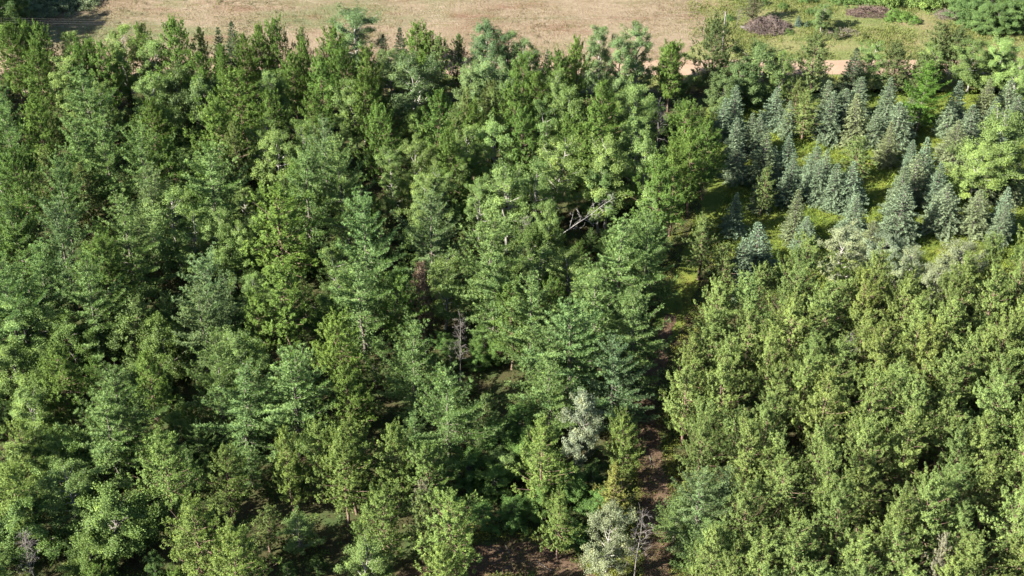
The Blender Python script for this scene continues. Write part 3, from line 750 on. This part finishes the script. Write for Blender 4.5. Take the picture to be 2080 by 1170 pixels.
rooted('jack', 1697, 82, 2.2, 0.7, (0.09, 0.13, 0.05), 'young pine alone on the bare pasture by the road', None)
rooted('jack', 1755, 78, 0.9, 0.5, (0.09, 0.12, 0.04), 'tiny pine seedling on the bare pasture', None)
for u, v in ((1475, 172), (1530, 182), (1415, 176), (1890, 176), (1985, 170), (2050, 175)):
    rooted('bush', u, v, 1.6, 1.5, vary((0.10, 0.14, 0.045), .1), 'leafy roadside bush between the gravel road and the spruces', 'bushes along the road', 'bush')

def brush_pile(u, v, rx, ry, h, n, mat, label, seed):
    g = np.random.default_rng(seed); w = Wood(); p = at(u, v, 0)
    for i in range(n):
        a = g.uniform(0, 6.28); q = math.sqrt(g.uniform(0, 1))
        c = np.array([rx * q * math.cos(a), ry * q * math.sin(a), 0.04 + h * max(0.05, 1 - q ** 2) * g.uniform(0.2, 1.0) * (1 + 0.45 * math.sin(3 * a + seed) * math.sin(5 * q))])
        d = unit(np.array([g.normal(), g.normal(), g.normal(0, 0.7)])); L = g.uniform(0.35, 1.4)
        e = np.stack([c - d * L / 2, c + g.normal(0, 0.07, 3), c + d * L / 2]); e[:, 2] = np.maximum(e[:, 2], 0.02)
        w.tube(e, np.array([1, 0.8, 0.4]) * g.uniform(0.015, 0.05), 3)
    o = obj('brush_pile', w.mesh('brush_pile', mat)); o.location = (p[0], p[1], 0)
    tag(o, label, 'brush pile')
brush_pile(1558, 58, 3.6, 2.4, 1.7, 1500, bark_mat('purple_brush', (0.05, 0.038, 0.034), (0.145, 0.112, 0.10), 1.2), 'big purple-brown heap of cut branches beside a fallen log', 5)
brush_pile(1772, 27, 4.2, 1.6, 0.9, 900, bark_mat('rose_brush', (0.05, 0.036, 0.031), (0.14, 0.10, 0.085), 1.2), 'long low reddish-brown heap of branches between pasture bushes', 6)
brush_pile(1928, 32, 2.6, 1.6, 0.7, 500, bark_mat('pale_brush', (0.08, 0.068, 0.055), (0.18, 0.155, 0.13), 1.2), 'pale grey heap of dry twigs by the pasture thicket', 7)
brush_pile(1705, 68, 3.2, 1.2, 0.35, 300, bark_mat('ash_brush', (0.07, 0.06, 0.048), (0.15, 0.13, 0.105), 1.2), 'thin scatter of grey twigs on the bare pasture', 8)
w = Wood(); a_, b_ = at(1504, 57, 0), at(1530, 62, 0)
g = np.random.default_rng(3); t_ = np.linspace(0, 1, 7)
w.tube(np.stack([a_[0] + (b_ - a_)[0] * t_, a_[1] + (b_ - a_)[1] * t_, 0.24 + g.normal(0, 0.02, 7)], 1), np.linspace(0.24, 0.15, 7), 8)
w.tube(np.array([a_ + (b_ - a_) * 0.3 + [0, 0, 0.3], a_ + (b_ - a_) * 0.25 + [0.1, -0.2, 0.9]]), [0.06, 0.02], 5)
tag(obj('fallen_log', w.mesh('fallen_log', B_GREY)), 'grey fallen log sticking out of the purple-brown brush heap', 'log')

# power line across the field
pa, pb = at(-140, 36, 8.6), at(1474, 26, 8.6)
for q, lab in ((pa, 'wooden utility pole at the dark corner of the field'), (pb, 'pale wooden utility pole behind the large pine at the pasture edge')):
    root = bpy.data.objects.new('utility_pole', None); COL.objects.link(root); root.location = (q[0], q[1], 0)
    w = Wood(); w.tube(np.array([[0, 0, 0], [0, 0, 4.4], [0, 0, 8.8]]), [0.15, 0.13, 0.10], 8); obj('post', w.mesh('post', B_DEAD), root)
    w = Wood(); w.tube(np.array([[0, -0.7, 8.4], [0, 0.7, 8.4]]), [0.05, 0.05], 4); obj('crossarm', w.mesh('crossarm', B_DEAD), root)
    tag(root, lab, 'utility pole')
wm = NT('wire'); wp = wm.n('BsdfPrincipled'); wp.inputs['Base Color'].default_value = (0.18, 0.17, 0.16, 1); wp.inputs['Roughness'].default_value = 0.5
wm.l(wp.outputs[0], wm.out.inputs[0])
for dy, dz in ((-0.65, -0.15), (0.0, -0.15), (0.65, -0.15)):
    t_ = np.linspace(0, 1, 40)
    L_ = np.stack([pa[0] + (pb - pa)[0] * t_, pa[1] + (pb - pa)[1] * t_ + dy, 8.6 + dz - 4 * 1.0 * t_ * (1 - t_)], 1)
    w = Wood(); w.tube(L_, np.full(40, 0.0035), 4)
    tag(obj('overhead_wire', w.mesh('overhead_wire', wm.m)), 'thin grey overhead wire strung above the dry field', 'wire', 'overhead wires above the field')

# ------------------------------------------------------------------ ground cover that nobody could count
def cover(name, pts, hgt, per, size, mat, color, label, cat, seed, spread=0.35, upright=False):
    g = np.random.default_rng(seed); pts = np.asarray(pts); n = len(pts)
    C = np.column_stack([pts[:, 0], pts[:, 1], hgt * g.uniform(0.3, 1.0, n)])
    if upright:
        O = np.repeat(C, per, 0); O[:, :2] += g.normal(0, spread, (n * per, 2)); O[:, 2] = 0.0
        d = unit(g.normal(size=(n * per, 3)) * 0.45 + [0, 0, 1.0])
        V, F = blades(O, d, np.repeat(C[:, 2] + 0.1, per) * g.uniform(.7, 1.3, n * per), size * g.uniform(.7, 1.3, n * per), g)
        T = np.repeat(g.normal(0, 1, n), per) * 0.7 + g.normal(0, .5, n * per)
    else:
        V, F, T = leaves(C, spread * g.uniform(0.6, 1.4, n), per, size, g, up=0.9, squash=0.5, crown=False)
    V[:, 2] = np.maximum(V[:, 2], 0.03)
    o = obj(name, make_mesh(name, V, F, mat, T), None, color)
    o['kind'] = 'stuff'; tag(o, label, cat)
    return o
def scatter(n, u0, u1, v0, v1, seed, keep=lambda x, y: True, patch=None):
    g = np.random.default_rng(seed); out = []
    while len(out) < n:
        p = at(g.uniform(u0, u1), g.uniform(v0, v1), 0)
        if patch is not None:
            k = math.sin(p[0] * patch + 1.3) + math.sin(p[1] * patch * 1.3 + 0.5) + math.sin((p[0] + p[1]) * patch * 0.6)
            if k < g.normal(0, 0.8): continue
        if keep(p[0], p[1]): out.append((p[0], p[1]))
    return out
off_tr = lambda x, y: trail_dist(x, y)[0] > 1.6 and trail_dist(x, y)[1] > 2.3
cover('undergrowth', scatter(3000, -150, 1480, 200, 1380, 21, lambda x, y: off_tr(x, y)), 0.8, 13, 0.21, M_WEED, (0.06, 0.095, 0.025), 'low green ferns and saplings on the forest floor', 'undergrowth', 31, 0.55)
edge = lambda x, y: (1.5 < trail_dist(x, y)[0] < 4.0 and trail_dist(x, y)[1] > 2.2) or (2.3 < trail_dist(x, y)[1] < 5.0 and trail_dist(x, y)[0] > 1.6)
cover('bracken', scatter(1500, 880, 1520, 240, 1260, 22, edge), 0.5, 26, 0.12, M_WEED, (0.115, 0.135, 0.028), 'yellow-green bracken lining the dirt trail', 'bracken', 32, 0.45)
cover('meadow_weeds', scatter(3800, 1440, 2150, 185, 600, 23, lambda x, y: y > plant_top(x) - 2 and x > trail_x(y) + 1.0), 0.45, 14, 0.13, M_WEED, (0.135, 0.17, 0.028), 'yellow-green goldenrod and weeds between the spruces', 'weeds', 33, 0.40)
cover('pasture_grass', scatter(4200, 1400, 2120, -10, 120, 24, patch=0.55), 0.35, 9, 0.07, M_STRAW, (0.105, 0.125, 0.038), 'rough tussocky green grass over the pasture', 'grass', 34, 0.30, True)
cover('field_stubble', scatter(3600, -40, 1440, -10, 130, 25, patch=0.30), 0.16, 8, 0.07, M_STRAW, (0.14, 0.105, 0.062), 'dry tawny grass tufts over the field', 'grass', 35, 0.35, True)
cover('verge_grass', scatter(1500, -40, 2120, 154, 185, 26), 0.4, 8, 0.09, M_WEED, (0.14, 0.15, 0.045), 'ragged green grass along the gravel road', 'grass', 36, 0.35, True)

cover('meadow_grass', scatter(2200, 1440, 2150, 185, 600, 27, lambda x, y: y > plant_top(x) - 2 and x > trail_x(y) + 1.0, 0.5), 0.7, 8, 0.07, M_WEED, (0.095, 0.14, 0.028), 'tall green grass standing among the goldenrod', 'grass', 37, 0.3, True)
cover('field_weeds', scatter(260, -40, 1440, -10, 125, 28, patch=0.12), 0.3, 22, 0.13, M_WEED, (0.075, 0.085, 0.035), 'scattered low weeds over the dry field', 'weeds', 38, 0.5)
on_tr = lambda x, y: trail_dist(x, y)[0] < 2.2 or trail_dist(x, y)[1] < 2.8
cover('needle_litter', scatter(900, 900, 1420, 560, 1260, 29, on_tr), 0.06, 9, 0.14, M_STRAW, (0.085, 0.055, 0.03), 'brown needles and dead leaves lying on the dirt trail', 'litter', 39, 0.4)
cover('trail_grass', scatter(500, 900, 1420, 560, 1260, 30, on_tr, 0.9), 0.25, 8, 0.06, M_WEED, (0.085, 0.105, 0.03), 'thin tufts of grass growing in the dirt trail', 'grass', 40, 0.3, True)
g = np.random.default_rng(77)
for q, (u, v) in enumerate(((1030, 1120), (1105, 1150), (1322, 940), (1340, 1085))):
    p = at(u, v, 0); w = Wood(); a = g.uniform(0, 6.28); d = np.array([math.cos(a), math.sin(a), 0]); L = g.uniform(1.4, 2.4)
    w.tube(np.stack([-d * L / 2 + [0, 0, 0.05], g.normal(0, .08, 3) * [1, 1, 0] + [0, 0, 0.07], d * L / 2 + [0, 0, 0.05]]), [0.05, 0.04, 0.015], 5)
    w.tube(np.stack([d * L * .1 + [0, 0, .06], d * L * .3 + np.array([-d[1], d[0], 0]) * .4 + [0, 0, .12]]), [0.022, 0.008], 4)
    o = obj('fallen_branch', w.mesh('fallen_branch', B_GREY)); o.location = (p[0], p[1], 0.015)
    tag(o, ('grey fallen branch on the side trail clearing' if v > 1100 else 'grey fallen branch on the trail beneath the pines'), 'branch', 'fallen branches on the trails')

# ------------------------------------------------------------------ descriptions
LOOK = dict(red=('red pine', ('light green', 'mid-green', 'deep green')), plant=('clumpy pine', ('pale yellow-green', 'yellow-green', 'dull olive-green')),
            jack=('sparse jack pine', ('pale olive', 'olive', 'dark olive')), white=('feathery white pine', ('pale blue-green', 'blue-green', 'deep blue-green')),
            spruce=('conical spruce', ('silvery blue', 'grey-blue', 'dull grey-green')), aspen=('aspen', ('pale green', 'light green', 'dull green')), oak=('leafy oak', ('bright green', 'leaf-green', 'dark green')))
ARTICLE = dict(red='a red pine', plant='a plantation pine', jack='a jack pine', white='a white pine', spruce='a spruce', aspen='an aspen', oak='an oak', bush='a bush', dead='a dead tree', lean='a dead birch')
XY = np.array([(t[0], t[1]) for t in TREES])
for i, (x, y, h, r, kind, o) in enumerate(TREES):
    if 'label' in o: continue
    K = KIND[kind]; look, tones = LOOK[kind]
    q = (r / h) / (K['r'] / K['h'])
    size = 'young' if h < 0.62 * K['h'] else ('broad' if q > 1.10 else ('slender' if q < 0.90 else ''))
    col = [c for c in o.children if c.name.startswith('crown')][0].color
    lum = (col[0] + col[1]) / (TINT[kind][0] + TINT[kind][1])
    tone = tones[0] if lum > 1.06 else (tones[2] if lum < 0.94 else tones[1])
    near = sorted((math.hypot(x - a, y - b), ph) for a, b, ph in LANDMARK)[0]
    tx = trail_x(y); td, sd = trail_dist(x, y); deep = False
    if near[0] < 6.5: place = 'beside ' + near[1]
    elif y > ROAD_Y0 - 9: place = 'on the wood edge along the gravel road' if x < tx else 'between gravel road and spruces'
    elif x > tx and y > plant_top(x) + 1: place = 'in the weedy spruce clearing'; deep = True
    elif x > tx: place = 'on the plantation edge along the trail' if td < 6 else ('on the plantation edge facing the spruces' if y > plant_top(x) - 5 else ('in the second plantation row from the trail' if td < 10.5 else 'deep inside the close-set plantation'))
    elif sd < 8: place = 'by the bend of the side trail'
    elif td < 7: place = 'on the mixed wood edge along the trail'
    elif y > ROAD_Y0 - 28: place = 'in the mixed wood behind the roadside row'; deep = True
    else: place = 'deep in the mixed wood'; deep = True
    lab = ' '.join((size + ' ' + tone + ' ' + look + ' ' + place).split())
    if deep:
        d = np.hypot(XY[:, 0] - x, XY[:, 1] - y); d[i] = 1e9
        for j in np.argsort(d)[:6]:
            if d[j] < 6.5 and TREES[j][4] != kind and TREES[j][2] > 0.6 * h:
                add = ' next to ' + ARTICLE[TREES[j][4]]
                if len((lab + add).split()) > 16: lab = ' '.join((tone + ' ' + look + ' ' + place).split())
                if len((lab + add).split()) <= 16: lab += add
                break
    tag(o, lab, 'tree', look + 's ' + place)
